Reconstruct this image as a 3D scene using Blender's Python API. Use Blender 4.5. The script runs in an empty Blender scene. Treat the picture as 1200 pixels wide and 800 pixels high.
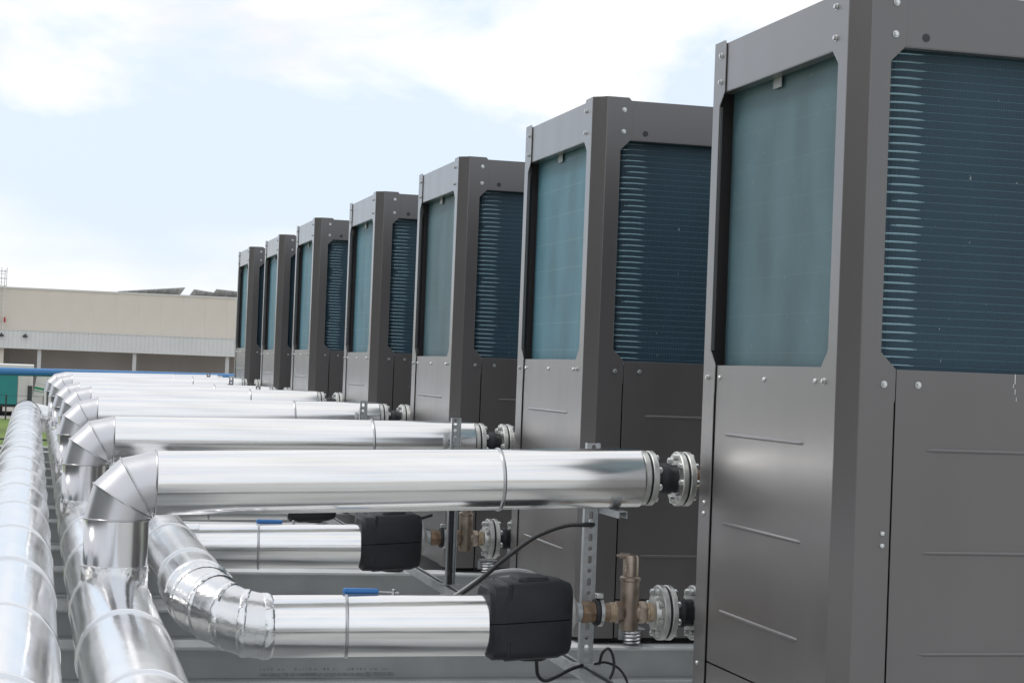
import bpy, math, random
from mathutils import Vector, Matrix
random.seed(7)
S = bpy.context.scene
COL = S.collection

# ------------------------------------------------------------------ camera
YAW, PITCH, ROLL = 0.2505, 0.0162, 0.0381
CAM = Vector((-2.3228, -5.1068, -0.0504))
fw = Vector((math.sin(YAW)*math.cos(PITCH), math.cos(YAW)*math.cos(PITCH), math.sin(PITCH)))
rt0 = Vector((math.cos(YAW), -math.sin(YAW), 0)); up0 = rt0.cross(fw)
rt = math.cos(ROLL)*rt0 + math.sin(ROLL)*up0
up = -math.sin(ROLL)*rt0 + math.cos(ROLL)*up0
cd = bpy.data.cameras.new('camera'); co = bpy.data.objects.new('camera', cd); COL.objects.link(co)
co.matrix_world = Matrix(((rt.x, up.x, -fw.x, CAM.x), (rt.y, up.y, -fw.y, CAM.y), (rt.z, up.z, -fw.z, CAM.z), (0, 0, 0, 1)))
cd.sensor_fit = 'HORIZONTAL'; cd.sensor_width = 36; cd.lens = 2186.55/1200*36
cd.clip_start = 0.05; cd.clip_end = 6000
S.camera = co

# ------------------------------------------------------------------ sky, sun, exposure
SUN_EL, SUN_AZ = math.radians(58), math.radians(-75)       # azimuth from +Y towards +X
W = bpy.data.worlds.new('World'); S.world = W; W.use_nodes = True
nt = W.node_tree; nt.nodes.clear()
def wn(t, **k):
    n = nt.nodes.new(t)
    for a, b in k.items(): setattr(n, a, b)
    return n
wl = nt.links.new
out = wn('ShaderNodeOutputWorld'); bg = wn('ShaderNodeBackground')
sky = wn('ShaderNodeTexSky', sky_type='NISHITA'); sky.sun_disc = False
sky.sun_elevation = SUN_EL; sky.sun_rotation = SUN_AZ; sky.air_density = 1.0; sky.dust_density = 2.5; sky.altitude = 0
tc = wn('ShaderNodeTexCoord'); mp = wn('ShaderNodeMapping'); mp.inputs['Scale'].default_value = (4.2, 4.2, 10.0); mp.inputs['Location'].default_value = (0.3, 0.0, 0.2)
wl(tc.outputs['Generated'], mp.inputs['Vector'])
sx = wn('ShaderNodeSeparateXYZ'); wl(tc.outputs['Generated'], sx.inputs[0])
n1 = wn('ShaderNodeTexNoise'); n1.inputs['Scale'].default_value = 1.25; n1.inputs['Detail'].default_value = 9; n1.inputs['Roughness'].default_value = 0.55; n1.inputs['Distortion'].default_value = 0.3
wl(mp.outputs[0], n1.inputs['Vector'])
# cumulus thickens with height above the horizon, on every side
hb = wn('ShaderNodeMapRange'); hb.interpolation_type = 'SMOOTHSTEP'
for a, b in (('From Min', 0.095), ('From Max', 0.165), ('To Min', -0.17), ('To Max', 0.055)): hb.inputs[a].default_value = b
wl(sx.outputs['Z'], hb.inputs['Value'])
ad = wn('ShaderNodeMath', operation='ADD'); wl(n1.outputs['Fac'], ad.inputs[0]); wl(hb.outputs[0], ad.inputs[1])
cr = wn('ShaderNodeValToRGB'); cr.color_ramp.elements[0].position = 0.465; cr.color_ramp.elements[1].position = 0.575
wl(ad.outputs[0], cr.inputs[0])
# cloud brightness varies a little inside the clouds
n2 = wn('ShaderNodeTexNoise'); n2.inputs['Scale'].default_value = 2.4; n2.inputs['Detail'].default_value = 6
wl(mp.outputs[0], n2.inputs['Vector'])
cc = wn('ShaderNodeValToRGB')
cc.color_ramp.elements[0].position = 0.35; cc.color_ramp.elements[0].color = (8.0, 8.15, 8.5, 1)
cc.color_ramp.elements[1].position = 0.62; cc.color_ramp.elements[1].color = (9.5, 9.45, 9.4, 1)
wl(n2.outputs['Fac'], cc.inputs[0])
# thin high veil over the blue everywhere
veil = wn('ShaderNodeMix', data_type='RGBA'); veil.inputs['Factor'].default_value = 0.8
veil.inputs['B'].default_value = (7.6, 8.65, 10.2, 1)
wl(sky.outputs[0], veil.inputs['A'])
# pale haze towards the horizon
hz_ = wn('ShaderNodeMapRange'); hz_.interpolation_type = 'SMOOTHSTEP'
for a, b in (('From Min', 0.025), ('From Max', 0.082), ('To Min', 0.95), ('To Max', 0.0)): hz_.inputs[a].default_value = b
n5 = wn('ShaderNodeTexNoise'); n5.inputs['Scale'].default_value = 2.0; n5.inputs['Detail'].default_value = 4; wl(mp.outputs[0], n5.inputs['Vector'])
ms = wn('ShaderNodeMath', operation='MULTIPLY_ADD'); ms.inputs[1].default_value = 0.09; wl(n5.outputs['Fac'], ms.inputs[0])
sb = wn('ShaderNodeMath', operation='SUBTRACT'); wl(sx.outputs['Z'], sb.inputs[0]); sb.inputs[1].default_value = 0.045; wl(sb.outputs[0], ms.inputs[2])
wl(ms.outputs[0], hz_.inputs['Value'])
hm = wn('ShaderNodeMix', data_type='RGBA'); hm.inputs['B'].default_value = (9.35, 9.25, 9.1, 1)
wl(hz_.outputs[0], hm.inputs['Factor']); wl(veil.outputs['Result'], hm.inputs['A'])
mx = wn('ShaderNodeMix', data_type='RGBA')
wl(cr.outputs[0], mx.inputs['Factor']); wl(hm.outputs['Result'], mx.inputs['A']); wl(cc.outputs[0], mx.inputs['B'])
wl(mx.outputs['Result'], bg.inputs['Color']); bg.inputs['Strength'].default_value = 0.11
wl(bg.outputs[0], out.inputs['Surface'])

sd = Vector((math.sin(SUN_AZ)*math.cos(SUN_EL), math.cos(SUN_AZ)*math.cos(SUN_EL), math.sin(SUN_EL)))
sl = bpy.data.lights.new('sun', 'SUN'); sl.energy = 1.3; sl.angle = math.radians(14); sl.color = (1, 0.965, 0.91)
so = bpy.data.objects.new('sun', sl); COL.objects.link(so)
so.rotation_euler = sd.to_track_quat('Z', 'Y').to_euler(); so.location = (-6, -6, 12)
S.view_settings.view_transform = 'Standard'; S.view_settings.look = 'None'
S.view_settings.gamma = 1; S.view_settings.exposure = 0.10; S.view_settings.use_curve_mapping = False

# ------------------------------------------------------------------ materials
def mat(name, col, rough=0.5, metal=0.0, var=0.0, vscale=4.0, rvar=0.0, bump=0.0, bscale=30.0, stretch=None, spec=0.5, coat=0.0, dirt=None, detail=4):
    m = bpy.data.materials.new(name); m.use_nodes = True
    t = m.node_tree; b = t.nodes['Principled BSDF']; L = t.links.new
    b.inputs['Base Color'].default_value = (*col, 1); b.inputs['Roughness'].default_value = rough
    b.inputs['Metallic'].default_value = metal; b.inputs['Specular IOR Level'].default_value = spec
    b.inputs['Coat Weight'].default_value = coat; b.inputs['Coat Roughness'].default_value = 0.27
    def N(k): return t.nodes.new(k)
    tcn = N('ShaderNodeTexCoord'); mpn = N('ShaderNodeMapping')
    L(tcn.outputs['Object'], mpn.inputs['Vector'])
    if stretch: mpn.inputs['Scale'].default_value = stretch
    if var > 0 or rvar > 0:
        n = N('ShaderNodeTexNoise'); n.inputs['Scale'].default_value = vscale; n.inputs['Detail'].default_value = detail
        L(mpn.outputs[0], n.inputs['Vector'])
        if var > 0:
            r = N('ShaderNodeMapRange'); r.inputs['From Min'].default_value = 0.3; r.inputs['From Max'].default_value = 0.7
            r.inputs['To Min'].default_value = 1-var; r.inputs['To Max'].default_value = 1+var
            L(n.outputs['Fac'], r.inputs['Value'])
            h = N('ShaderNodeHueSaturation'); h.inputs['Color'].default_value = (*col, 1)
            L(r.outputs[0], h.inputs['Value']); last = h.outputs[0]
            if dirt:
                n3 = N('ShaderNodeTexNoise'); n3.inputs['Scale'].default_value = vscale*0.6; n3.inputs['Detail'].default_value = 8
                L(mpn.outputs[0], n3.inputs['Vector'])
                rr = N('ShaderNodeMapRange'); rr.inputs['From Min'].default_value = 0.52; rr.inputs['From Max'].default_value = 0.75
                rr.inputs['To Max'].default_value = dirt[1]
                L(n3.outputs['Fac'], rr.inputs['Value'])
                mm = N('ShaderNodeMix'); mm.data_type = 'RGBA'; mm.inputs['B'].default_value = (*dirt[0], 1)
                L(rr.outputs[0], mm.inputs['Factor']); L(last, mm.inputs['A']); last = mm.outputs['Result']
            L(last, b.inputs['Base Color'])
        if rvar > 0:
            r2 = N('ShaderNodeMapRange'); r2.inputs['From Min'].default_value = 0.3; r2.inputs['From Max'].default_value = 0.7
            r2.inputs['To Min'].default_value = max(0.02, rough-rvar); r2.inputs['To Max'].default_value = rough+rvar
            L(n.outputs['Fac'], r2.inputs['Value']); L(r2.outputs[0], b.inputs['Roughness'])
    if bump > 0:
        n4 = N('ShaderNodeTexNoise'); n4.inputs['Scale'].default_value = bscale; n4.inputs['Detail'].default_value = 3
        L(mpn.outputs[0], n4.inputs['Vector'])
        bp = N('ShaderNodeBump'); bp.inputs['Strength'].default_value = 1.0; bp.inputs['Distance'].default_value = bump
        L(n4.outputs['Fac'], bp.inputs['Height']); L(bp.outputs[0], b.inputs['Normal'])
    return m

M = {}
M['paint'] = mat('grey_painted_steel', (0.091, 0.083, 0.082), 0.33, 0, 0.07, 1.7, 0.05, spec=0.9, coat=0.8, detail=5, stretch=(2.2, 2.2, 0.55))
M['paint_in'] = mat('dark_interior', (0.022, 0.023, 0.028), 0.6)
M['clad'] = mat('aluminium_cladding', (0.85, 0.84, 0.825), 0.17, 1, 0.07, 13, 0.06, 0.0014, 6.5, stretch=(0.12, 1.6, 1.6))
M['clad_y'] = mat('aluminium_header_cladding', (0.86, 0.86, 0.855), 0.16, 1, 0.05, 4, 0.06, 0.0038, 6.0, stretch=(1.3, 0.45, 1.3))
M['gore'] = mat('aluminium_gore', (0.62, 0.615, 0.625), 0.34, 1, 0.05, 6, 0.05, 0.0005, 9.0)
M['riser'] = mat('aluminium_riser_darkened', (0.72, 0.715, 0.73), 0.19, 1, 0.06, 4, 0.05, 0.002, 6.0, stretch=(1.4, 1.4, 0.4))  # base darkened to stand in for dark surroundings reflected in the riser
M['foil'] = mat('crinkled_foil_tape', (0.82, 0.82, 0.82), 0.22, 1, 0.06, 10, 0.07, 0.006, 26.0)
M['seam_dark'] = mat('dull_seam_bead', (0.50, 0.50, 0.505), 0.3, 1)
M['taped'] = mat('aluminium_elbow_segment', (0.76, 0.76, 0.76), 0.24, 1, 0.06, 8, 0.06, 0.0038, 19.0)
M['hall'] = mat('grey_metal_cladding', (0.16, 0.165, 0.175), 0.6, 0, 0.08, 0.4)
M['glass'] = mat('dark_window_glass', (0.03, 0.035, 0.04), 0.1)
M['seam'] = mat('aluminium_seam', (0.84, 0.84, 0.85), 0.2, 1)
M['galv'] = mat('galvanised_steel', (0.46, 0.48, 0.49), 0.42, 0.75, 0.14, 40, 0.1)
M['zinc'] = mat('zinc_plated_bolt', (0.62, 0.63, 0.62), 0.3, 0.95, 0.1, 60)
M['flange'] = mat('zinc_flange', (0.60, 0.60, 0.57), 0.38, 0.8, 0.12, 25, 0.08)
M['rubber'] = mat('black_rubber', (0.012, 0.013, 0.016), 0.5, 0, 0.2, 20)
M['shell'] = mat('black_foam_shell', (0.011, 0.012, 0.015), 0.55, 0, 0.25, 30, 0.08, 0.0010, 260)
M['brass'] = mat('dezincified_brass', (0.36, 0.295, 0.24), 0.36, 0.85, 0.2, 22, 0.1, dirt=((0.30, 0.25, 0.21), 0.5))
M['rust'] = mat('rusty_fitting', (0.27, 0.18, 0.115), 0.6, 0.45, 0.3, 30, 0.1, 0.001, 60, dirt=((0.42, 0.36, 0.29), 0.8))
M['hemp'] = mat('sealing_thread', (0.42, 0.33, 0.23), 0.8, 0, 0.25, 80, 0, 0.0015, 120)
M['white_flange'] = mat('pale_galvanised_cone', (0.60, 0.60, 0.58), 0.5, 0.4, 0.15, 25)
M['blue_plastic'] = mat('blue_handle', (0.03, 0.17, 0.46), 0.38)
M['steel'] = mat('bare_steel', (0.5, 0.5, 0.5), 0.3, 1)
M['beam'] = mat('grey_primer_beam', (0.52, 0.535, 0.535), 0.5, 0, 0.10, 5, 0.08, dirt=((0.41, 0.42, 0.41), 0.5))
M['deck'] = mat('grey_deck', (0.44, 0.45, 0.445), 0.7, 0, 0.13, 2.5, 0.1, 0.002, 40, dirt=((0.27, 0.275, 0.27), 0.6))
M['cable'] = mat('black_cable', (0.015, 0.015, 0.016), 0.42)
M['conduit'] = mat('grey_conduit', (0.30, 0.31, 0.31), 0.45)
M['tag'] = mat('pale_tag', (0.36, 0.37, 0.37), 0.45, 0.4)
M['plug'] = mat('black_plug', (0.03, 0.032, 0.036), 0.5)
M['drop'] = mat('dried_dropping', (0.62, 0.62, 0.60), 0.8)
M['bluepipe'] = mat('blue_painted_pipe', (0.035, 0.19, 0.44), 0.4, 0, 0.06, 2)
M['concrete'] = mat('beige_concrete_panel', (0.66, 0.605, 0.53), 0.85, 0, 0.05, 0.5, 0, dirt=((0.59, 0.53, 0.48), 0.6), stretch=(1, 1, 0.35), detail=6)  # albedo paled to stand in for distance haze
M['coping'] = mat('pale_coping', (0.60, 0.59, 0.56), 0.5)
M['canopy'] = mat('white_canopy_sheet', (0.64, 0.645, 0.63), 0.5, 0, 0.04, 0.6)
M['recess'] = mat('recess_wall', (0.55, 0.51, 0.49), 0.85, 0, 0.1, 0.3)  # haze over the recess put into a brighter albedo
M['column'] = mat('grey_column', (0.52, 0.52, 0.51), 0.6)
M['frame'] = mat('aluminium_frame', (0.36, 0.37, 0.38), 0.4, 0.6)
M['pv'] = mat('panel_underside', (0.46, 0.46, 0.45), 0.5)
M['teal'] = mat('teal_trailer_tarp', (0.018, 0.21, 0.20), 0.45, 0, 0.06, 1)
M['white'] = mat('white_paint', (0.66, 0.65, 0.62), 0.5, 0, 0.05, 1.5)
M['greenstripe'] = mat('green_stripe', (0.03, 0.27, 0.13), 0.5)
M['tyre'] = mat('tyre', (0.02, 0.02, 0.02), 0.8)
M['red'] = mat('red_paint', (0.42, 0.03, 0.03), 0.5)
M['fence'] = mat('dark_fence_steel', (0.035, 0.04, 0.042), 0.5)
M['grass'] = mat('mown_grass', (0.105, 0.17, 0.022), 0.9, 0, 0.3, 0.35, 0, dirt=((0.16, 0.18, 0.045), 0.6), detail=8)
M['paving'] = mat('pale_asphalt_yard', (0.36, 0.345, 0.31), 0.85, 0, 0.12, 0.2, detail=7)
M['stencil'] = mat('worn_stencil', (0.36, 0.37, 0.375), 0.6, 0, 0.2, 60)

def coil_mat(name, c0, lines):
    m = bpy.data.materials.new(name); m.use_nodes = True
    t = m.node_tree; b = t.nodes['Principled BSDF']; L = t.links.new
    N = t.nodes.new
    tcn = N('ShaderNodeTexCoord'); sep = N('ShaderNodeSeparateXYZ'); L(tcn.outputs['Object'], sep.inputs[0])
    n = N('ShaderNodeTexNoise'); n.inputs['Scale'].default_value = 3; n.inputs['Detail'].default_value = 6
    mpn = N('ShaderNodeMapping'); mpn.inputs['Scale'].default_value = (1, 1.6, 0.7); L(tcn.outputs['Object'], mpn.inputs[0]); L(mpn.outputs[0], n.inputs['Vector'])
    r = N('ShaderNodeMapRange'); r.inputs['From Min'].default_value = 0.3; r.inputs['From Max'].default_value = 0.7; r.inputs['To Min'].default_value = 0.82; r.inputs['To Max'].default_value = 1.18
    L(n.outputs['Fac'], r.inputs['Value'])
    h = N('ShaderNodeHueSaturation'); h.inputs['Color'].default_value = (*c0, 1); L(r.outputs[0], h.inputs['Value'])
    last = h.outputs[0]
    # small pale specks of dust and bent fins
    sp = N('ShaderNodeTexNoise'); sp.inputs['Scale'].default_value = 46; sp.inputs['Detail'].default_value = 2; L(mpn.outputs[0], sp.inputs['Vector'])
    spr = N('ShaderNodeMapRange'); spr.inputs['From Min'].default_value = 0.735; spr.inputs['From Max'].default_value = 0.78; spr.inputs['To Max'].default_value = 0.6; L(sp.outputs['Fac'], spr.inputs['Value'])
    m2 = N('ShaderNodeMix'); m2.data_type = 'RGBA'; m2.inputs['B'].default_value = (0.42, 0.47, 0.47, 1); L(spr.outputs[0], m2.inputs['Factor']); L(last, m2.inputs['A']); last = m2.outputs['Result']
    if lines:
        # fin-pack joints: thin pale horizontal lines
        dv = N('ShaderNodeMath'); dv.operation = 'MULTIPLY'; dv.inputs[1].default_value = 1/0.127; L(sep.outputs['Z'], dv.inputs[0])
        fr = N('ShaderNodeMath'); fr.operation = 'FRACT'; L(dv.outputs[0], fr.inputs[0])
        lt = N('ShaderNodeMath'); lt.operation = 'LESS_THAN'; lt.inputs[1].default_value = 0.028; L(fr.outputs[0], lt.inputs[0])
        ml = N('ShaderNodeMath'); ml.operation = 'MULTIPLY'; ml.inputs[1].default_value = lines; L(lt.outputs[0], ml.inputs[0])
        m3 = N('ShaderNodeMix'); m3.data_type = 'RGBA'; m3.inputs['B'].default_value = (0.40, 0.46, 0.44, 1); L(ml.outputs[0], m3.inputs['Factor']); L(last, m3.inputs['A']); last = m3.outputs['Result']
    L(last, b.inputs['Base Color']); b.inputs['Roughness'].default_value = 0.45
    b.inputs['Specular IOR Level'].default_value = 0.35
    # fine fins
    wv = N('ShaderNodeTexWave'); wv.wave_type = 'BANDS'; wv.bands_direction = 'DIAGONAL'
    wm = N('ShaderNodeMapping'); wm.inputs['Scale'].default_value = (1, 1, 0); L(tcn.outputs['Object'], wm.inputs[0]); L(wm.outputs[0], wv.inputs['Vector'])
    wv.inputs['Scale'].default_value = 80
    bp = N('ShaderNodeBump'); bp.inputs['Distance'].default_value = 0.0012; bp.inputs['Strength'].default_value = 0.5; L(wv.outputs['Fac'], bp.inputs['Height']); L(bp.outputs[0], b.inputs['Normal'])
    return m
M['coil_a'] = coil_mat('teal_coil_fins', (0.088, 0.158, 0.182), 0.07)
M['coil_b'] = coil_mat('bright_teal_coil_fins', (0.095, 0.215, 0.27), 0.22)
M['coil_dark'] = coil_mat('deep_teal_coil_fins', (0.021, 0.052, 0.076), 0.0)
M['tube'] = mat('coated_tube_glint', (0.20, 0.31, 0.35), 0.26, 0.6, 0.1, 20)  # bright copy for the bends, their glint painted into the colour
M['tube_in'] = mat('coated_tube_between_fins', (0.034, 0.105, 0.145), 0.3, 0, 0.1, 20, spec=0.6)  # dim copy for the straight run, shade between fins painted in

# ------------------------------------------------------------------ mesh helpers
class MB:
    def __init__(s): s.v = []; s.f = []; s.sm = []; s.mi = []
    def add(s, vs, fs, smooth=False, mi=0):
        o = len(s.v); s.v += [tuple(v) for v in vs]
        for f in fs: s.f.append([i+o for i in f]); s.sm.append(smooth); s.mi.append(mi)
        return s
    def box(s, x0, x1, y0, y1, z0, z1, mi=0):
        vs = [(x, y, z) for z in (z0, z1) for y in (y0, y1) for x in (x0, x1)]
        return s.add(vs, [(0,2,3,1), (4,5,7,6), (0,1,5,4), (2,6,7,3), (0,4,6,2), (1,3,7,5)], False, mi)
    def prism(s, poly, off, mi=0):
        n = len(poly); off = Vector(off)
        vs = [Vector(p) for p in poly]; vs += [p+off for p in vs]
        fs = [tuple(range(n)), tuple(range(2*n-1, n-1, -1))] + [(i, i+n, (i+1) % n+n, (i+1) % n) for i in range(n)]
        return s.add(vs, fs, False, mi)
    def lathe(s, o, ax, prof, seg=32, cap=True, smooth=True, ref=None, mi=0):
        o = Vector(o); ax = Vector(ax).normalized()
        r = Vector(ref) if ref else (Vector((0, 0, 1)) if abs(ax.z) < 0.9 else Vector((0, 1, 0)))
        u = (r - ax*r.dot(ax)).normalized(); w = ax.cross(u)
        vs = []; fs = []
        for (t, q) in prof:
            for k in range(seg):
                a = 2*math.pi*k/seg; vs.append(o+ax*t+(u*math.cos(a)+w*math.sin(a))*q)
        for i in range(len(prof)-1):
            for k in range(seg):
                k2 = (k+1) % seg; fs.append((i*seg+k, i*seg+k2, (i+1)*seg+k2, (i+1)*seg+k))
        s.add(vs, fs, smooth, mi)
        if cap:
            b = len(s.v)-len(vs)
            s.f.append([b+k for k in range(seg)][::-1]); s.sm.append(False); s.mi.append(mi)
            s.f.append([b+(len(prof)-1)*seg+k for k in range(seg)]); s.sm.append(False); s.mi.append(mi)
        return s
    def rings(s, rings, smooth=True, cap=False, mi=0):
        seg = len(rings[0]); vs = [p for r in rings for p in r]; fs = []
        for i in range(len(rings)-1):
            for k in range(seg):
                k2 = (k+1) % seg; fs.append((i*seg+k, i*seg+k2, (i+1)*seg+k2, (i+1)*seg+k))
        if cap: fs += [tuple(range(seg))[::-1], tuple((len(rings)-1)*seg+k for k in range(seg))]
        return s.add(vs, fs, smooth, mi)
    def tube(s, pts, r, seg=10, cap=True, mi=0):
        pts = [Vector(p) for p in pts]; u = None; R = []
        for i, p in enumerate(pts):
            t = (pts[min(i+1, len(pts)-1)]-pts[max(i-1, 0)]).normalized()
            if u is None:
                a = Vector((0, 0, 1)) if abs(t.z) < 0.9 else Vector((1, 0, 0)); u = (a-t*a.dot(t)).normalized()
            else: u = (u-t*u.dot(t)).normalized()
            w = t.cross(u)
            rr = r[i] if isinstance(r, (list, tuple)) else r
            R.append([p+(u*math.cos(2*math.pi*k/seg)+w*math.sin(2*math.pi*k/seg))*rr for k in range(seg)])
        return s.rings(R, True, cap, mi)
    def build(s, name, m, parent=None, loc=None, bevel=0, sharp=35):
        me = bpy.data.meshes.new(name); me.from_pydata(s.v, [], s.f)
        ms = m if isinstance(m, (list, tuple)) else [m]
        for q in ms: me.materials.append(M[q])
        for p, a, b in zip(me.polygons, s.sm, s.mi): p.use_smooth = a; p.material_index = b
        import bmesh as _b
        b = _b.new(); b.from_mesh(me); _b.ops.recalc_face_normals(b, faces=b.faces); b.to_mesh(me); b.free()
        me.set_sharp_from_angle(angle=math.radians(sharp))
        o = bpy.data.objects.new(name, me); COL.objects.link(o)
        if parent: o.parent = parent
        if loc: o.location = loc
        if bevel:
            bm = o.modifiers.new('bevel', 'BEVEL'); bm.width = bevel; bm.segments = 2; bm.limit_method = 'ANGLE'; bm.angle_limit = math.radians(40)
        return o
def empty(name, loc, label=None, cat=None, group=None):
    o = bpy.data.objects.new(name, None); COL.objects.link(o); o.location = loc; o.empty_display_size = 0.1
    if label: tag(o, label, cat, group)
    return o
def tag(o, label, cat, group=None):
    o['label'] = label; o['category'] = cat
    if group: o['group'] = group
    return o
def struct(o): o['kind'] = 'structure'; return o
def share(name, src, parent, loc, rot=None):
    o = src.copy(); o.name = name; COL.objects.link(o); o.parent = parent; o.location = loc
    if rot is not None: o.rotation_euler = rot
    return o
def bezier(pts, n=10):
    P = [Vector(p) for p in pts]; out = []
    for i in range(len(P)-1):
        p0 = P[max(i-1, 0)]; p1 = P[i]; p2 = P[i+1]; p3 = P[min(i+2, len(P)-1)]
        for k in range(n):
            t = k/n; out.append(0.5*((2*p1)+(p2-p0)*t+(2*p0-5*p1+4*p2-p3)*t*t+(3*p1-p0-3*p2+p3)*t**3))
    out.append(P[-1]); return out
ORD = ['first', 'second', 'third', 'fourth', 'fifth', 'sixth', 'seventh', 'eighth', 'ninth', 'tenth', 'eleventh', 'twelfth', 'thirteenth', 'fourteenth', 'fifteenth', 'sixteenth']

# ------------------------------------------------------------------ layout numbers
UY = [0, 2.6556, 5.3143, 8.003, 11.018, 13.4462, 16.1062]
UZ = [0, 0.0147, 0.0247, 0.051, 0.0762, 0.0796, 0.1056]
BASE = -1.226                                    # unit base below the coil sill of the first unit
GRADE = 0.0066
YP = 1.37                                        # pipes run just beyond each unit's far face
H2X, H2Z, H2R = -2.035, -0.912, 0.136
H1X, H1Z, H1R = -2.372, -0.80, 0.142
GROUND = -3.65

# ------------------------------------------------------------------ ground, yard, deck
struct(MB().add([(-3000, -3000, GROUND), (3000, -3000, GROUND), (3000, 3000, GROUND), (-3000, 3000, GROUND)], [(0, 1, 2, 3)]).build('ground', 'paving'))
struct(MB().add([(-40, -20, GROUND+.004), (30, -20, GROUND+.004), (30, 100, GROUND+.004), (-40, 101.5, GROUND+.004)], [(0, 1, 2, 3)]).build('lawn', 'grass'))
dz = lambda y: GRADE*y
def deck():
    y0, y1 = -8.0, 18.45; x0, x1 = -3.3, 3.4
    m = MB(); t = -1.39
    m.add([(x0, y0, t+dz(y0)), (x1, y0, t+dz(y0)), (x1, y1, t+dz(y1)), (x0, y1, t+dz(y1)),
           (x0, y0, t-.3), (x1, y0, t-.3), (x1, y1, t-.3), (x0, y1, t-.3)],
          [(0, 1, 2, 3), (4, 7, 6, 5), (0, 4, 5, 1), (1, 5, 6, 2), (2, 6, 7, 3), (3, 7, 4, 0)])
    return struct(m.build('equipment_deck', 'deck'))
DK = deck()
for (x, y) in ((-3, -6), (3, -6), (-3, 2), (3, 2), (-3, 10), (3, 10), (-3, 18), (3, 18)):
    MB().box(-.12, .12, -.12, .12, GROUND, -1.68).build('deck_column', 'beam', DK, (x, y, 0))

# ------------------------------------------------------------------ heat pump units
LX, WY, CH, ZB = 2.05, 1.245, 0.0526, 1.226
ZT = ZB+1.15
def bolt_mesh():
    m = MB(); m.lathe((0, 0, 0), (0, -1, 0), [(0, .0105), (.0022, .0105)], 16)
    m.lathe((0, 0, 0), (0, -1, 0), [(.0022, .0078), (.0085, .0078), (.0098, .0062)], 6, smooth=False)
    return m
BOLT = bolt_mesh().build('bolt_source', 'zinc')
def screw_mesh():
    m = MB(); m.lathe((0, 0, 0), (0, -1, 0), [(0, .0085), (.002, .0085), (.0055, .006), (.0062, .003)], 14); return m
SCREW = screw_mesh().build('screw_source', 'zinc')

def post(sx, sy):
    X = lambda x: x if sx > 0 else LX-x
    Y = lambda y: y if sy > 0 else WY-y
    m = MB(); th = 0.004; a = 0.166; n = 0.119
    prof = [(CH, .02), (CH, ZT), (a-.014, ZT), (a-.002, ZT-.014), (a, ZT-.05), (a, ZB+.966), (n, ZB+.919), (n, ZB+.05), (a+.003, ZB), (a+.003, ZB-.095), (a, ZB-.1), (a, .02)]
    m.prism([(X(0), Y(q), z) for q, z in prof], (th*sx, 0, 0))
    m.prism([(X(q), Y(0), z) for q, z in prof], (0, th*sy, 0))
    c = th*.7071
    m.prism([(X(0), Y(CH), .02), (X(CH), Y(0), .02), (X(CH), Y(0), ZT), (X(0), Y(CH), ZT)], (c*sx, c*sy, 0))
    # turned-in lips along the opening
    m.prism([(X(.004), Y(n), ZB+.052), (X(.004), Y(n), ZB+.917), (X(.014), Y(n), ZB+.917), (X(.014), Y(n), ZB+.052)], (0, -.003*sy, 0))
    m.prism([(X(n), Y(.004), ZB+.052), (X(n), Y(.004), ZB+.917), (X(n), Y(.014), ZB+.917), (X(n), Y(.014), ZB+.052)], (-.003*sx, 0, 0))
    return m
def rib_mesh(L, ax):
    # pressed bead with tapered ends, running along +ax, standing proud of the panel towards -X or -Y
    u = Vector((0, 1, 0)) if ax == 'Y' else Vector((1, 0, 0)); nrm = Vector((-1, 0, 0)) if ax == 'Y' else Vector((0, -1, 0))
    R = []
    for t, k in ((0, .15), (.012, .8), (.03, 1), (L-.03, 1), (L-.012, .8), (L, .15)):
        R.append([u*t+nrm*(.0052*math.sin(a)*k)+Vector((0, 0, 1))*(.0062*math.cos(a)*k) for a in [math.pi*q/6 for q in range(7)]+[math.pi*1.35, math.pi*1.65]])
    return MB().rings(R, True, True)

def coil_path(off=0.0, n=8):
    # plan of the bent coil: quarter bend, straight run, quarter bend
    r = .15-off; P = []
    for k in range(n+1):
        a = math.pi/2*k/n; P.append((.207-r*math.cos(a), .204-r*math.sin(a)))
    for k in range(n+1):
        a = math.pi/2*k/n; P.append((LX-.207+r*math.sin(a), .204-r*math.cos(a)))
    return P
def coil_slab(sy):
    Y = lambda y: y if sy > 0 else WY-y
    A = coil_path(0); B = coil_path(.04); m = MB(); n = len(A)
    for z0, z1 in ((ZB-.03, ZB+1.0),):
        vs = [(x, Y(y), z0) for x, y in A]+[(x, Y(y), z1) for x, y in A]+[(x, Y(y), z0) for x, y in B]+[(x, Y(y), z1) for x, y in B]
        fs = []
        for i in range(n-1):
            fs += [(i, i+1, n+i+1, n+i), (2*n+i, 3*n+i, 3*n+i+1, 2*n+i+1), (n+i, n+i+1, 3*n+i+1, 3*n+i), (i, 2*n+i, 2*n+i+1, i+1)]
        fs += [(0, n, 3*n, 2*n), (n-1, 3*n-1, 4*n-1, 2*n-1)]
        m.add(vs, fs, True)
    return m
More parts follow.
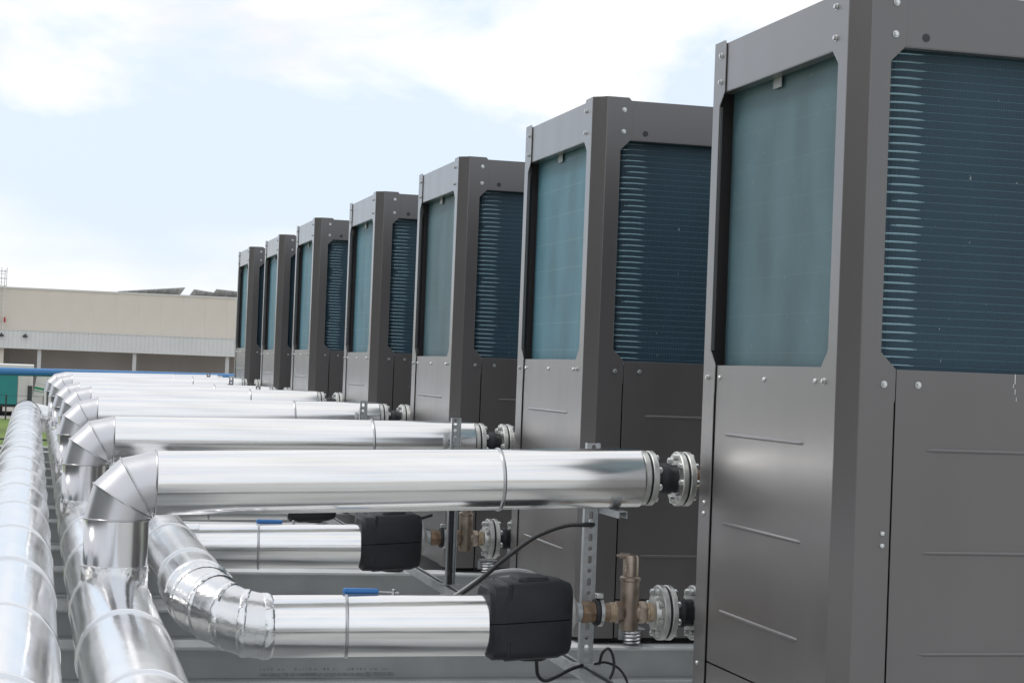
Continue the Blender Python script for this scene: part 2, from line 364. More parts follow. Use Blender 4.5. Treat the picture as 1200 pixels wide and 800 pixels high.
def make_unit(detail=True):
    U = empty('heat_pump_unit', (0, 0, 0))
    for sx in (1, -1):
        for sy in (1, -1): post(sx, sy).build('corner_post', 'paint', U, bevel=.0015)
    for sy in (1, -1):                                 # long faces (towards -Y and +Y)
        Y = lambda y: y if sy > 0 else WY-y
        def pl(x0, x1, z0, z1, y0, y1): return MB().box(x0, x1, min(Y(y0), Y(y1)), max(Y(y0), Y(y1)), z0, z1)
        tp = pl(.125, LX-.125, ZB+.966, ZB+1.138, .005, .008); tp.box(.125, LX-.125, min(Y(.005), Y(.045)), max(Y(.005), Y(.045)), ZB+.963, ZB+.966)
        tp.build('top_panel', 'paint', U, bevel=.001)
        pl(.1735, LX-.1735, ZB-1.036, ZB, .0055, .011).build('lower_panel', 'paint', U, bevel=.0012)
        pl(.1735, LX-.1735, .022, ZB-1.042, .0055, .011).build('base_panel', 'paint', U, bevel=.0012)
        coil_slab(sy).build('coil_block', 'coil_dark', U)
    for sx in (1, -1):
        X = lambda x: x if sx > 0 else LX-x
        def pl(x0, x1, y0, y1, z0, z1): return MB().box(min(X(x0), X(x1)), max(X(x0), X(x1)), y0, y1, z0, z1)
        tp = pl(.005, .008, .125, WY-.125, ZB+.966, ZB+1.138); tp.box(min(X(.005), X(.045)), max(X(.005), X(.045)), .125, WY-.125, ZB+.963, ZB+.966)
        tp.build('top_panel', 'paint', U, bevel=.001)
        pl(.0055, .011, .1735, WY-.1735, ZB-1.036, ZB).build('lower_panel', 'paint', U, bevel=.0012)
        pl(.0055, .011, .1735, WY-.1735, .022, ZB-1.042).build('base_panel', 'paint', U, bevel=.0012)
    cl = MB().box(.057, .10, .2, WY-.11, ZB-.03, ZB+1.0).build('coil_block', 'coil_a', U); U['side_coil'] = cl.name
    MB().box(LX-.10, LX-.057, .2, WY-.2, ZB-.03, ZB+1.0).build('coil_block', 'coil_a', U)
    MB().box(.115, LX-.115, .115, WY-.115, .03, ZB+1.1).build('inner_housing', 'paint_in', U)
    MB().prism([(.012, .06, ZB+1.118), (.06, .012, ZB+1.118), (LX-.06, .012, ZB+1.118), (LX-.012, .06, ZB+1.118), (LX-.012, WY-.06, ZB+1.118), (LX-.06, WY-.012, ZB+1.118), (.06, WY-.012, ZB+1.118), (.012, WY-.06, ZB+1.118)], (0, 0, .01)).build('roof_sheet', 'paint', U)
    f = MB()
    for (x, y) in ((.06, .06), (LX-.18, .06), (.06, WY-.18), (LX-.18, WY-.18)): f.box(x, x+.12, y, y+.12, 0.0, .03)
    f.box(.03, LX-.03, .03, WY-.03, .015, .022)
    f.build('base_frame', 'paint_in', U)
    ribY = rib_mesh(.686, 'Y'); ribX = rib_mesh(.70, 'X'); first = None; firstx = None
    for z in (-.238, -.545, -.848):
        p = (.0055, .286, ZB+z)
        if first is None: first = ribY.build('rib', 'paint', U, p)
        else: share('rib', first, U, p)
        for x in (.275, 1.075):
            p = (x, .0055, ZB+z)
            if firstx is None: firstx = ribX.build('rib', 'paint', U, p)
            else: share('rib', firstx, U, p)
    RX = (0, 0, -math.pi/2)
    for (y, z) in ((.141, 1.096), (.139, 1.0), (1.122, 1.097), (1.121, 1.003), (.137, -.043), (1.142, -.043)):
        share('bolt', BOLT, U, (0, y, ZB+z), RX)
    for (y, z) in ((.216, -.043), (.629, -.044), (1.04, -.043)):
        share('screw', SCREW, U, (.0055, y, ZB+z), RX)
    for (y, z) in ((1.137, -.487), (1.137, -.525), (1.15, -1.055), (1.12, -1.15)):
        share('screw', SCREW, U, (0, y, ZB+z), RX)
    for (x, z) in ((.130, 1.095), (.130, 1.0), (.131, -.045)):
        share('bolt', BOLT, U, (x, 0, ZB+z)); share('bolt', BOLT, U, (LX-x, 0, ZB+z))
    for (x, z) in ((.245, -.044), (.9, -.044)): share('bolt', BOLT, U, (x, .0055, ZB+z))
    for (x, z) in ((.142, -.489), (.142, -.525)): share('screw', SCREW, U, (x, 0, ZB+z))
    MB().lathe((0, 0, 0), (0, -1, 0), [(0, .0125), (.0012, .0125), (.0014, .009)], 20).build('plug', 'plug', U, (.232, .005, ZB+.997))
    MB().box(.046, .049, .672, .745, ZB+.93, ZB+.975).build('coil_tag', 'tag', U, bevel=.003)
    # spring isolator standing on the beam in front of the face
    def spring(x):
        m = MB(); pts = []
        for k in range(97):
            a = 2*math.pi*k/24*1.12; pts.append((.033*math.cos(a), .033*math.sin(a), .008+.066*k/96))
        m.tube(pts, .0055, 6)
        sp = m.build('spring_isolator', 'zinc', U, (x, -.052, -.006))
        b = MB(); b.box(-.045, .045, -.04, .056, .076, .082); b.box(-.045, .045, .05, .056, .02, .076)
        b.build('bracket', 'galv', sp)
        MB().lathe((0, 0, 0), (0, 0, 1), [(0, .048), (.006, .048)], 20).build('foot_plate', 'galv', sp)
    spring(.236); spring(LX-.236)
    return U
def kids(o): return [c for c in bpy.data.objects if c.parent == o]
def copy_tree(o, parent=None):
    c = o.copy(); COL.objects.link(c); c.parent = parent
    for ch in kids(o): copy_tree(ch, c)
    return c
unit0 = make_unit()
UNITS = []
for i in range(7):
    u = unit0 if i == 0 else copy_tree(unit0)
    u.location = (0, UY[i], BASE+UZ[i])
    n = 7-i
    lab = 'dark grey heat pump cabinet, %s in the row counted from the beige building' % ORD[n-1]
    tag(u, lab, 'heat pump', 'heat pump units in a row'); UNITS.append(u)
bpy.data.objects.remove(BOLT); bpy.data.objects.remove(SCREW)
# each unit's side coil has its own tint; the coil tubes show on the five units whose broad face can be seen
for i, u in enumerate(UNITS):
    if 'side_coil' in u: del u['side_coil']
    for c in kids(u):
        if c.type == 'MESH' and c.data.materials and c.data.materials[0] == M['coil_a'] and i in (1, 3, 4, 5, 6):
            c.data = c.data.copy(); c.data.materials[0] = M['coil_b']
tb = MB()
def tube_pts(side):
    P = []; r0 = .15
    for k in range(13):
        a = math.radians(20+70*k/12); P.append((.207-(r0-.001)*math.cos(a), .204-(r0-.001)*math.sin(a)))
    P += [(.225, .0566), (.25, .0576), (.28, .0584), (.32, .0594)]
    return P if side > 0 else [(LX-x, y) for x, y in P]
for sd_ in (1, -1): tb.tube([(x, y, 0) for x, y in tube_pts(sd_)], .0042, 8, mi=0)
tb.tube([(.25, .0579, 0), (LX-.25, .0579, 0)], .0043, 8, mi=1)
TUBE = None
for i in range(5):
    for k in range(40):
        z = ZB-.012+k*.0248
        if TUBE is None: TUBE = tb.build('coil_tube', ['tube', 'tube_in'], UNITS[0], (0, 0, z))
        else: share('coil_tube', TUBE, UNITS[i], (random.uniform(-.012, .012), 0, z))
# dried bird droppings and scuffs on the first cabinet
dm = MB()
for (x, z, w, h) in ((.566, .0, .003, .03), (.561, -.03, .002, .012), (.567, -.045, .0025, .016), (.572, -.07, .002, .012)):
    dm.box(x-w/2, x+w/2, .0042, .0053, ZB+z-h, ZB+z)
dm.build('dropping_streak', 'drop', UNITS[0])

# ------------------------------------------------------------------ shared fittings
def flange_mb(x, r=.1, t=.02, hole=0):
    return MB().lathe((x, 0, 0), (1, 0, 0), [(0, r-.003), (.003, r), (t-.003, r), (t, r-.003)], 40)
def studs_mb(x0, x1):
    m = MB()
    m.lathe((x0-.014, 0, 0), (1, 0, 0), [(0, .006), (x1-x0+.03, .006)], 8)
    m.lathe((x0-.012, 0, 0), (1, 0, 0), [(0, .0115), (.012, .0115)], 6, smooth=False)
    m.lathe((x1, 0, 0), (1, 0, 0), [(0, .0115), (.012, .0115)], 6, smooth=False)
    return m
def add_studs(parent, x0, x1, n=8, rc=.08, ph=.2, cache={}):
    for k in range(n):
        a = ph+2*math.pi*k/n; p = (0, rc*math.cos(a), rc*math.sin(a))
        key = (round(x0, 3), round(x1, 3))
        if key not in cache: cache[key] = studs_mb(x0, x1).build('bolt', 'zinc', parent, p)
        else: share('bolt', cache[key], parent, p)
def bead(parent, o, ax, r, name='seam_band', m='seam', w=.012, h=.0035):
    return MB().lathe(o, ax, [(-w/2, r-.008), (-w/2, r+h*.6), (-w*.2, r+h), (w*.2, r+h), (w/2, r+h*.6), (w/2, r-.008)], 48, cap=False).build(name, m, parent)
def ring_pts(c, u, w, r, seg=48, e=1.0):
    return [c+(u*math.cos(2*math.pi*k/seg)*e+w*math.sin(2*math.pi*k/seg))*r for k in range(seg)]

# ------------------------------------------------------------------ upper insulated pipes
PR = .109
SEAM = [(-1.904, -.367), (-1.937, -.336), (-1.93, -.307), (-1.893, -.284), (-1.908, -.298), (-1.925, -.254), (-1.957, -.254)]
def upper_pipe(k):
    xs, zl = SEAM[k]; zl -= PR; zr = zl+(.057 if k == 0 else .03); Y = UY[k]+YP
    xj = -.700+random.uniform(-.02, .02) if k else -.698
    xe = -.178
    P = empty('insulated_pipe', (xs, Y, zl),
              'silver clad insulated pipe bending up off the header, %s counted from the blue pipe' % ORD[6-k], 'pipe', 'clad pipes crossing to the heat pumps')
    sl_ = (zr-zl)/(xe-xs); ax = Vector((1, 0, sl_)).normalized()
    at = lambda x: Vector((x-xs, 0, (x-xs)*sl_))
    L1 = (at(xj)).length; L2 = at(xe).length
    MB().lathe((0, 0, 0), ax, [(0, PR), (L1*.5, PR+.0006), (L1, PR)], 64, cap=False).build('pipe_section', 'clad', P)
    MB().lathe(at(xj), ax, [(0, PR-.0012), ((L2-L1)*.5, PR-.0006), (L2-L1, PR-.0012), (L2-L1+.001, PR-.012)], 64).build('pipe_section', 'clad', P)
    bead(P, at(xj), ax, PR, m='seam_dark', h=.0048)
    # elbow of three gores, bend centre just under the pipe
    Rb = PR+.014; O = Vector((0, 0, -Rb)); Yv = Vector((0, 1, 0)); rings = []
    for a in (0, 30, 60, 90):
        r = math.radians(a); n = Vector((-math.sin(r), 0, math.cos(r))); c = O+n*Rb
        e = 1/math.cos(math.radians(15)) if a in (30, 60) else 1
        rings.append((c, n, e))
    for i in range(3):
        (c0, n0, e0), (c1, n1, e1) = rings[i], rings[i+1]
        MB().rings([ring_pts(c0, n0, Yv, PR+.001, 48, e0), ring_pts(c1, n1, Yv, PR+.001, 48, e1)]).build('elbow_gore', 'gore', P)
    for (c, n, e) in rings:
        m = MB(); m.tube(ring_pts(c, n, Yv, PR+.002, 48, e)+ring_pts(c, n, Yv, PR+.002, 48, e)[:2], .0036, 6, cap=False); m.build('seam_band', 'seam_dark', P)
    zt = -Rb; hz = H2Z+dz(Y)-zl; zc = hz+H2R+.012
    MB().lathe((-Rb, 0, zc), (0, 0, 1), [(0, PR-.001), (zt-zc, PR)], 64, cap=False).build('riser', 'riser', P)
    MB().lathe((-Rb, 0, hz+.02), (0, 0, 1), [(0, PR+.003), (zc-hz-.02, PR+.003), (zc-hz-.018, PR-.002)], 64, cap=False).build('saddle_collar', 'foil', P)
    # flanged rubber joint at the cabinet
    o = at(xe); F = empty('joint_axis', o); F.parent = P
    J = lambda mb, n, m: mb.build(n, m, P, (o.x, o.y, o.z))
    f1 = .006; q = [f1, f1+.022, f1+.030, f1+.052, f1+.142, f1+.164, f1+.172, f1+.194]
    bpy.data.objects.remove(F)
    fa = J(flange_mb(q[0], .1, .022), 'flange', 'flange'); J(MB().lathe((q[1], 0, 0), (1, 0, 0), [(0, .094), (.008, .094)], 32), 'gasket', 'rubber')
    fb = J(flange_mb(q[2], .1, .022), 'flange', 'flange')
    J(MB().lathe((q[3], 0, 0), (1, 0, 0), [(0, .052), (.02, .05), (.035, .056), (.05, .06), (.065, .056), (.08, .05), (.09, .052)], 32), 'rubber_joint', 'rubber')
    fc = J(flange_mb(q[4], .1, .022), 'flange', 'flange'); J(MB().lathe((q[5], 0, 0), (1, 0, 0), [(0, .094), (.008, .094)], 32), 'gasket', 'rubber')
    fd = J(flange_mb(q[6], .1, .022), 'flange', 'flange')
    if k < 5:
        add_studs(fa, q[0], q[3], 8, ph=.35); add_studs(fc, q[4], q[7], 8, ph=.12)
    st = [(q[7]-.01, 0, 0), (q[7]+.05, 0, 0), (q[7]+.09, -.012, 0), (q[7]+.11, -.05, 0), (q[7]+.112, -.135, 0)]
    J(MB().tube(bezier(st, 6), .034, 20), 'connection_stub', 'rust')
    J(MB().lathe((-.02, 0, 0), (1, 0, 0), [(0, .075), (.03, .075)], 24), 'pipe_stub', 'galv')
    return P
for k in range(7): upper_pipe(k)

# ------------------------------------------------------------------ lower pipes with valves
def lower_pipe(k):
    Y0 = UY[k]; g = UZ[k]
    A = Vector((-1.50, Y0+1.46, -.975+g)); B = Vector((-.723, Y0+1.365, -.955+g))
    lab = ['silver clad pipe with black valve shell on the seventh heat pump from the beige building',
           'silver clad pipe with black valve shell on the sixth heat pump from the beige building',
           'silver clad pipe with black valve shell on the fifth heat pump from the beige building'][k]
    P = empty('valve_pipe', A, lab, 'pipe', 'low pipes with valves')
    ax = (B-A).normalized(); L = (B-A).length; R = .109
    js = L*.365
    MB().lathe((0, 0, 0), ax, [(0, R), (js, R)], 64, cap=False).build('pipe_section', 'clad', P)
    MB().lathe(ax*js, ax, [(0, R-.001), (L-js, R-.001), (L-js+.001, R-.015)], 64).build('pipe_section', 'clad', P)
    bead(P, ax*js, ax, R, m='seam_dark', h=.0048)
    if k: MB().lathe((-.02, 0, 0), ax, [(-.1, R+.003), (.02, R+.003)], 48, cap=False).build('tee_collar', 'foil', P)
    # fittings, straight along X
    o = B-A; zf = .048
    J = lambda mb, n, m, par=P, **kw: mb.build(n, m, par, (o.x, o.y, o.z) if par is P else None, **kw)
    # moulded valve shell: rounded octagonal block with collars
    def oct_ring(x, hy, hz, c, zc):
        pts = []
        for (sy, sz) in ((1, 1), (-1, 1), (-1, -1), (1, -1)):
            p = [(hy, hz-c), (hy-c*.35, hz-c*.35), (hy-c, hz)]
            if sy*sz < 0: p = p[::-1]
            pts += [Vector((x, sy*a, zc+sz*b)) for a, b in p]
        return pts
    for nm, lo, hi in (('valve_shell_half', 0, 1), ('valve_shell_half', -1, 0)):
        R_ = []
        for x, h, c in ((-.012, .116, .05), (.0, .124, .045), (.004, .130, .036), (.045, .132, .034), (.05, .136, .032), (.240, .136, .032), (.258, .131, .033), (.281, .126, .034), (.288, .118, .034), (.290, .05, .02)):
            ring = oct_ring(x, h*.92, h, c, .018+.02*min(1, max(0, x/.3)))
            zc = .018+.02*min(1, max(0, x/.3))
            R_.append([Vector((p.x, p.y, max(p.z, zc+.0016) if hi else min(p.z, zc-.0016))) for p in ring])
        sh = J(MB().rings(R_, False, True), nm, 'shell', bevel=.006)
        s = 1 if hi else -1
        m = MB(); zt = .03+.136*s
        pr = [(-.055, -.05), (-.035, -.075), (.035, -.075), (.055, -.05), (.055, .05), (.035, .075), (-.035, .075), (-.055, .05)]
        m.rings([[Vector((.16+a*1.15, b, zt-.03*s)) for a, b in pr], [Vector((.16+a*1.1, b, zt)) for a, b in pr], [Vector((.16+a*.9, b*.9, zt+.013*s)) for a, b in pr]], False, True)
        m.build('shell_boss', 'shell', sh, bevel=.004)
        m = MB(); m.box(.05, .062, -.126, .126, .032+.1*s-.028, .032+.1*s+.028); m.build('shell_lug', 'shell', sh, bevel=.003)
    X0 = .302
    lz = lambda x, prof, seg=28, sm=True: MB().lathe((x, 0, zf), (1, 0, 0), prof, seg, smooth=sm)
    J(lz(X0-.014, [(0, .092), (.016, .09), (.032, .056), (.042, .042)]), 'cone_flange', 'white_flange')
    J(lz(X0+.02, [(0, .034), (.028, .034), (.03, .030), (.036, .030)]), 'nipple', 'galv')
    J(lz(X0+.05, [(0, .036), (.004, .039), (.03, .039), (.036, .036), (.048, .037), (.05, .033)], 8, False), 'union_nut', 'rust')
    J(lz(X0+.098, [(0, .047), (.006, .05), (.012, .05), (.014, .047)]), 'clamp_rubber', 'rubber')
    cl = J(lz(X0+.112, [(0, .047), (.002, .051), (.014, .051), (.016, .047)]), 'pipe_clamp', 'zinc')
    MB().box(X0+.1, X0+.128, -.02, .005, zf+.05, zf+.07).build('clamp_screw', 'zinc', cl, bevel=.003)
    J(lz(X0+.128, [(0, .034), (.03, .034), (.033, .037), (.037, .034), (.041, .037), (.045, .034), (.049, .036)]), 'thread_joint', 'hemp')
    J(lz(X0+.135, [(0, .0345), (.02, .0345)]), 'pipe_nipple', 'rust')
    J(lz(X0+.175, [(0, .036), (.004, .04), (.026, .04), (.03, .037)], 6, False), 'hex_collar', 'brass')
    xc = X0+.232
    b = MB(); b.lathe((xc, 0, zf-.064), (0, 0, 1), [(0, .033), (.004, .034), (.176, .034), (.180, .038), (.19, .0385), (.194, .035), (.196, .029), (.262, .0285), (.272, .024), (.274, .01)], 32)
    b.lathe((xc-.03, 0, zf), (1, 0, 0), [(0, .038), (.03, .012)], 24, cap=False); b.lathe((xc, 0, zf), (1, 0, 0), [(0, .012), (.03, .038)], 24, cap=False)
    sep = J(b, 'air_separator', 'brass')
    m = MB(); m.lathe((xc-.005, 0, zf+.203), (-1, 0, .06), [(0, .011), (.035, .0105), (.037, .006), (.05, .0045)], 14); m.build('vent_nozzle', 'brass', sep)
    J(lz(xc+.03, [(0, .037), (.004, .04), (.028, .04), (.032, .036)], 6, False), 'hex_collar', 'brass')
    J(lz(xc+.06, [(0, .036), (.004, .033), (.008, .036), (.012, .033), (.016, .036), (.03, .034)]), 'thread_joint', 'hemp')
    qx = xc+.084
    fz = lambda x, t=.021: MB().lathe((x, 0, zf), (1, 0, 0), [(0, .097), (.003, .1), (t-.003, .1), (t, .097)], 40)
    fl = J(MB().lathe((qx, 0, zf), (1, 0, 0), [(0, .036), (.004, .058), (.02, .062), (.022, .097), (.025, .1), (.042, .1), (.044, .097)], 40), 'flange', 'flange')
    J(MB().lathe((qx+.044, 0, zf), (1, 0, 0), [(0, .093), (.009, .093)], 32), 'gasket', 'rubber')
    J(fz(qx+.053), 'flange', 'flange')
    J(MB().lathe((qx+.074, 0, zf), (1, 0, 0), [(0, .05), (.02, .048), (.04, .058), (.06, .048), (.08, .05)], 32), 'rubber_joint', 'rubber')
    f3 = J(fz(qx+.154), 'flange', 'flange')
    J(MB().lathe((qx+.175, 0, zf), (1, 0, 0), [(0, .093), (.008, .093)], 32), 'gasket', 'rubber'); J(fz(qx+.183), 'flange', 'flange')
    for par, xa, xb in ((fl, qx+.02, qx+.074), (f3, qx+.154, qx+.204)):
        g0 = None
        for t in range(8):
            a = .3+2*math.pi*t/8; p = (0, .08*math.cos(a), zf+.08*math.sin(a))
            if g0 is None: g0 = studs_mb(xa, xb).build('bolt', 'zinc', par, p)
            else: share('bolt', g0, par, p)
    st = [(qx+.2, 0, zf), (qx+.25, 0, zf), (qx+.29, -.012, zf), (qx+.31, -.05, zf), (qx+.312, -.135, zf)]
    J(MB().tube(bezier(st, 6), .03, 20), 'connection_stub', 'rust')
    # blue lever lying along the top of the pipe
    hp = Vector((-1.228-A.x, -.012, .121+(-1.19-A.x)*.02))
    lv = empty('lever', hp); bpy.data.objects.remove(lv)
    m = MB()
    R_ = []
    for x, h, w in ((0, .007, .010), (.004, .0115, .0145), (.05, .0112, .014), (.118, .010, .0125), (.126, .0085, .011), (.128, .004, .006)):
        R_.append([Vector((x, w*math.cos(a)*1.0, h*math.sin(a))) for a in [2*math.pi*q/12 for q in range(12)]])
    m.rings(R_, True, True); h = m.build('valve_handle', 'blue_plastic', P, hp)
    m = MB(); m.prism([(.124, -.009, -.002), (.15, -.006, -.004), (.19, -.006, -.006), (.2, -.011, -.006), (.2, .011, -.006), (.15, .006, -.004), (.124, .009, -.002)], (0, 0, .004))
    m.lathe((.182, 0, -.012), (0, 0, 1), [(0, .008), (.018, .008), (.02, .005)], 6, smooth=False)
    m.lathe((.182, 0, -.03), (0, 0, 1), [(0, .006), (.02, .006)], 10)
    m.build('handle_shank', 'steel', h)
    return P
for k in range(3): lower_pipe(k)

# ------------------------------------------------------------------ headers
def header(X, Z, R, y0, y1, lab, phase, end):
    H = empty('header_pipe', (X, y0, Z+dz(y0)), lab, 'pipe', 'clad header pipes')
    y = y0; i = 0
    ax = Vector((0, 1, GRADE)).normalized()
    while y < y1-.01:
        l = min(1.0 if i else phase, y1-y); r = R+random.uniform(-.0015, .0015)
        o = ax*(y-y0)
        s = MB(); s.lathe(o, ax, [(0, r), (l*.3, r+random.uniform(-.0006, .0006)), (l*.7, r+random.uniform(-.0006, .0006)), (l, r-.002)], 72, cap=False)
        sec = s.build('cladding_section', 'clad_y', H)
        bead(H, o, ax, r, w=.016, h=.004)
        y += l; i += 1
    return H
h1 = header(H1X, H1Z, H1R, -7.0, 15.6, 'wide silver clad header pipe without branches, ending in an elbow short of the blue pipe', .62, 1)
h2 = header(H2X, H2Z, H2R, -7.0, 17.9, 'silver clad header pipe from which the seven bent pipes rise', .35, 1)
H3X, H3Z, H3R = -1.712, -0.900, 0.118
h3 = header(H3X, H3Z, H3R, 1.66, 17.2, 'low silver clad header ending in a foil-taped elbow before the first valve pipe', .42, 1)
def taped_elbow():
    p0 = Vector((0, 0, 0)); R0, R1 = H3R, .109; Rb = .2; N = 5
    O = Vector((Rb, 0, 0)); rs = []
    tgt = Vector((-1.50-H3X, 1.46-1.66, -.975-(H3Z+dz(1.66))))
    for i in range(N+1):
        a = math.pi/2*i/N*1.04; n = Vector((-math.cos(a), -math.sin(a), 0)); t = i/N
        rs.append((O+n*Rb+Vector((0, 0, tgt.z*(t*t*(3-2*t)))), n, R0*(1-t)+R1*t))
    dl = tgt-rs[-1][0]
    rs = [(c+dl*(i/N), n, r) for i, (c, n, r) in enumerate(rs)]
    Z = Vector((0, 0, 1))
    rj = random.Random(5)
    for i in range(N):
        (c0, n0, r0), (c1, n1, r1) = rs[i], rs[i+1]
        k0 = 1.05 if 0 < i else 1.0; k1 = 1.05 if i < N-1 else 1.0
        MB().rings([ring_pts(c0, n0, Z, r0+.005, 56, k0), ring_pts(c1, n1, Z, r1+.005, 56, k1)]).build('elbow_segment', 'taped', h3)
    # crinkled foil tape over every joint
    for i in range(N+1):
        c1, n1, r1 = rs[i]; t = Vector((n1.y, -n1.x, 0)); ww = .017 if 0 < i < N else .022
        k1 = 1.05 if 0 < i < N else 1.0
        R_ = []
        for q in range(7):
            f = (q/6-.5)*2; lift = (.0005, .0062, .0078, .0082, .0078, .0062, .0005)[q]
            base = ring_pts(c1-t*ww*f, n1, Z, r1+lift, 72, k1)
            jt = .0025 if 0 < q < 6 else 0
            R_.append([p-t*rj.uniform(-jt, jt)+(p-c1).normalized()*rj.uniform(-.0007, .0007) for p in base])
        MB().rings(R_).build('joint_tape', 'foil', h3)
taped_elbow()
# elbow closing the first header towards the second
rs = []
e0 = Vector((0, 22.6, dz(22.6)))
for i in range(6):
    a = math.pi/2*i/5; rs.append(ring_pts(e0+Vector((.17-.17*math.cos(a), .17*math.sin(a), -.01*i)), Vector((-math.cos(a), math.sin(a), 0)), Vector((0, 0, 1)), H1R+.003, 48))
rs.append([p+Vector((.12, 0, -.03)) for p in rs[-1]])
MB().rings(rs, True).build('end_elbow', 'foil', h1)
MB().lathe((0, 24.9, dz(24.9)), (0, 1, 0), [(0, H2R+.002), (.01, H2R+.002), (.012, .0)], 48).build('end_cap', 'gore', h2)

# ------------------------------------------------------------------ steel beams, rail, posts
BY = []
for i in range(7): BY += [UY[i]-.085, UY[i]+1.05]
for j, y in enumerate(BY):
    zt = -1.232+UZ[j//2]; w = .2; x0, x1 = -3.2, 2.5; zb = -1.39+dz(y)+.0005
    m = MB(); m.box(x0, x1, 0, w, zt-.012, zt); m.box(x0, x1, 0, w, zb, zb+.012); m.box(x0, x1, w/2-.004, w/2+.004, zb+.012, zt-.012)
    o = m.build('support_beam', 'beam', None, (0, y, 0), bevel=.0015)
    tag(o, 'grey steel H-beam lying under the cabinets, %s counted from the blue pipe' % ORD[13-j], 'beam', 'beams under the cabinets')
    if j == 2:
        s = MB(); rr = random.Random(3)
        x = -1.36
        while x < -.82:
            wd = rr.uniform(.004, .012)
            if rr.random() < .7: s.box(x, x+wd, w/2-.0052, w/2-.0041, zb+.045, zb+.045+rr.uniform(.006, .012))
            x += wd+rr.uniform(.003, .01)
        x = -1.36
        while x < -.80:
            wd = rr.uniform(.02, .06); s.box(x, x+wd, w/2-.0052, w/2-.0041, zb+.018+rr.uniform(0, .004), zb+.032+rr.uniform(0, .006)); x += wd+rr.uniform(0.001, .004)
        s.build('worn_stencil', 'stencil', o)
def strut(mb, x0, y0, y1, zf):
    for a, b, c, d in ((-.0205, .0205, 0, .0025), (-.0205, -.018, .0025, .041), (.018, .0205, .0025, .041), (-.018, -.011, .0385, .041), (.011, .018, .0385, .041)):
        vs = []
        for y in (y0, y1):
            vs += [(x0+a, y, zf(y)+c), (x0+b, y, zf(y)+c), (x0+b, y, zf(y)+d), (x0+a, y, zf(y)+d)]
        mb.add(vs, [(0, 3, 2, 1), (4, 5, 6, 7), (0, 1, 5, 4), (1, 2, 6, 5), (2, 3, 7, 6), (3, 0, 4, 7)])
m = MB(); strut(m, 0, -.6, 17.9, lambda y: -1.229+dz(y)+.004*0)
m.add([], [])
rail = m.build('strut_rail', 'galv', None, (-.318, 0, .055)); tag(rail, 'long galvanised channel rail lying across the beams beside the cabinets', 'rail')
for j, y in enumerate(BY):
    MB().box(-.03, .03, y+.06, y+.14, -1.232+UZ[j//2]-.055, -1.229+dz(y+.1)+.0).build('rail_packer', 'galv', rail)

def perforated(w, h, pitch, mb, y=0, t=.0025):
    """flat strip in XZ with alternating round and slotted holes, thickness t along +Y"""
    n = int(h/pitch); z0 = 0
    def hole(cz, slot):
        pts = []
        for k in range(8):
            a = math.pi/8+2*math.pi*k/8; x = .0088*math.cos(a); z = .0088*math.sin(a)
            if slot: z += .007 if z > 0 else -.007
            pts.append((x, cz+z))
        return pts
    for i in range(n):
        za, zb_ = i*pitch, (i+1)*pitch; cz = (za+zb_)/2; hp = hole(cz, i % 2 == 1)
        oc = []
        for k in range(8):
            a = math.pi/8+2*math.pi*k/8; c, s_ = math.cos(a), math.sin(a)
            if abs(c) > abs(s_): oc.append((w/2*(1 if c > 0 else -1), cz+pitch/2*s_/abs(c)*.999 if False else cz+(pitch/2)*(1 if s_ > 0 else -1)*.5))
            else: oc.append(((w/2)*(1 if c > 0 else -1)*.5, zb_ if s_ > 0 else za))
        cor = {}
        vs = [(x, y, z) for x, z in oc]+[(x, y, z) for x, z in hp]+[(x, y+t, z) for x, z in oc]+[(x, y+t, z) for x, z in hp]
        vs += [(sx*w/2, yy, zz) for yy in (y, y+t) for sx, zz in ((1, zb_), (-1, zb_), (-1, za), (1, za))]
        fs = []
        for k in range(8):
            k2 = (k+1) % 8
            fs += [(k, k2, 8+k2, 8+k), (16+k2, 16+k, 24+k, 24+k2), (8+k, 8+k2, 24+k2, 24+k)]
        for base, cb in ((0, 32), (16, 36)):
            for ci, (ka, kb) in enumerate(((0, 1), (2, 3), (4, 5), (6, 7))): fs.append((base+ka, cb+ci, base+kb))
        mb.add(vs, fs)
    mb.box(-w/2-.0025, -w/2, y, y+.028, 0, n*pitch); mb.box(w/2, w/2+.0025, y, y+.028, 0, n*pitch)
    return n*pitch
def support_post(x, y, ztop, label, front, arm, w=.046):
    zb = -1.229+dz(y)+.096
    P = empty('pipe_support', (x, y, zb), label, 'post', 'perforated posts holding the clad pipes')
    m = MB(); h = perforated(w, ztop-zb, .041, m); pc = m.build('perforated_channel', 'galv', P)
    if front: pc.rotation_euler = (0, 0, math.pi)
    MB().box(-.045, .045, -.03, .05, 0, .005).build('foot_plate', 'galv', P)
    a = MB(); s = 1 if front else -1
    za = arm-zb
    y0, y1 = (.003, .30) if front else (-.25, .02)
    a.box(.026, .058, y0, y1, za-.003, za); a.box(.055, .058, y0, y1, za-.026, za-.003); a.box(.026, .029, y0, y1, za-.026, za-.003)
    b = a.build('support_arm', 'galv', P)
    MB().lathe((0, -.001, za-.06), (0, -1, 0), [(0, .012), (.003, .012), (.004, .008), (.01, .007)], 10).build('bolt', 'zinc', P)
    return P
def pz(k, x): 
    xs, zl = SEAM[k]; zl -= PR; return zl+(.057 if k == 0 else .03)*(x-xs)/(-.178-xs)
support_post(-.300, YP+.145, -.292, 'perforated galvanised post behind the seventh clad pipe from the blue pipe', False, pz(0, -.3)-PR-.002)
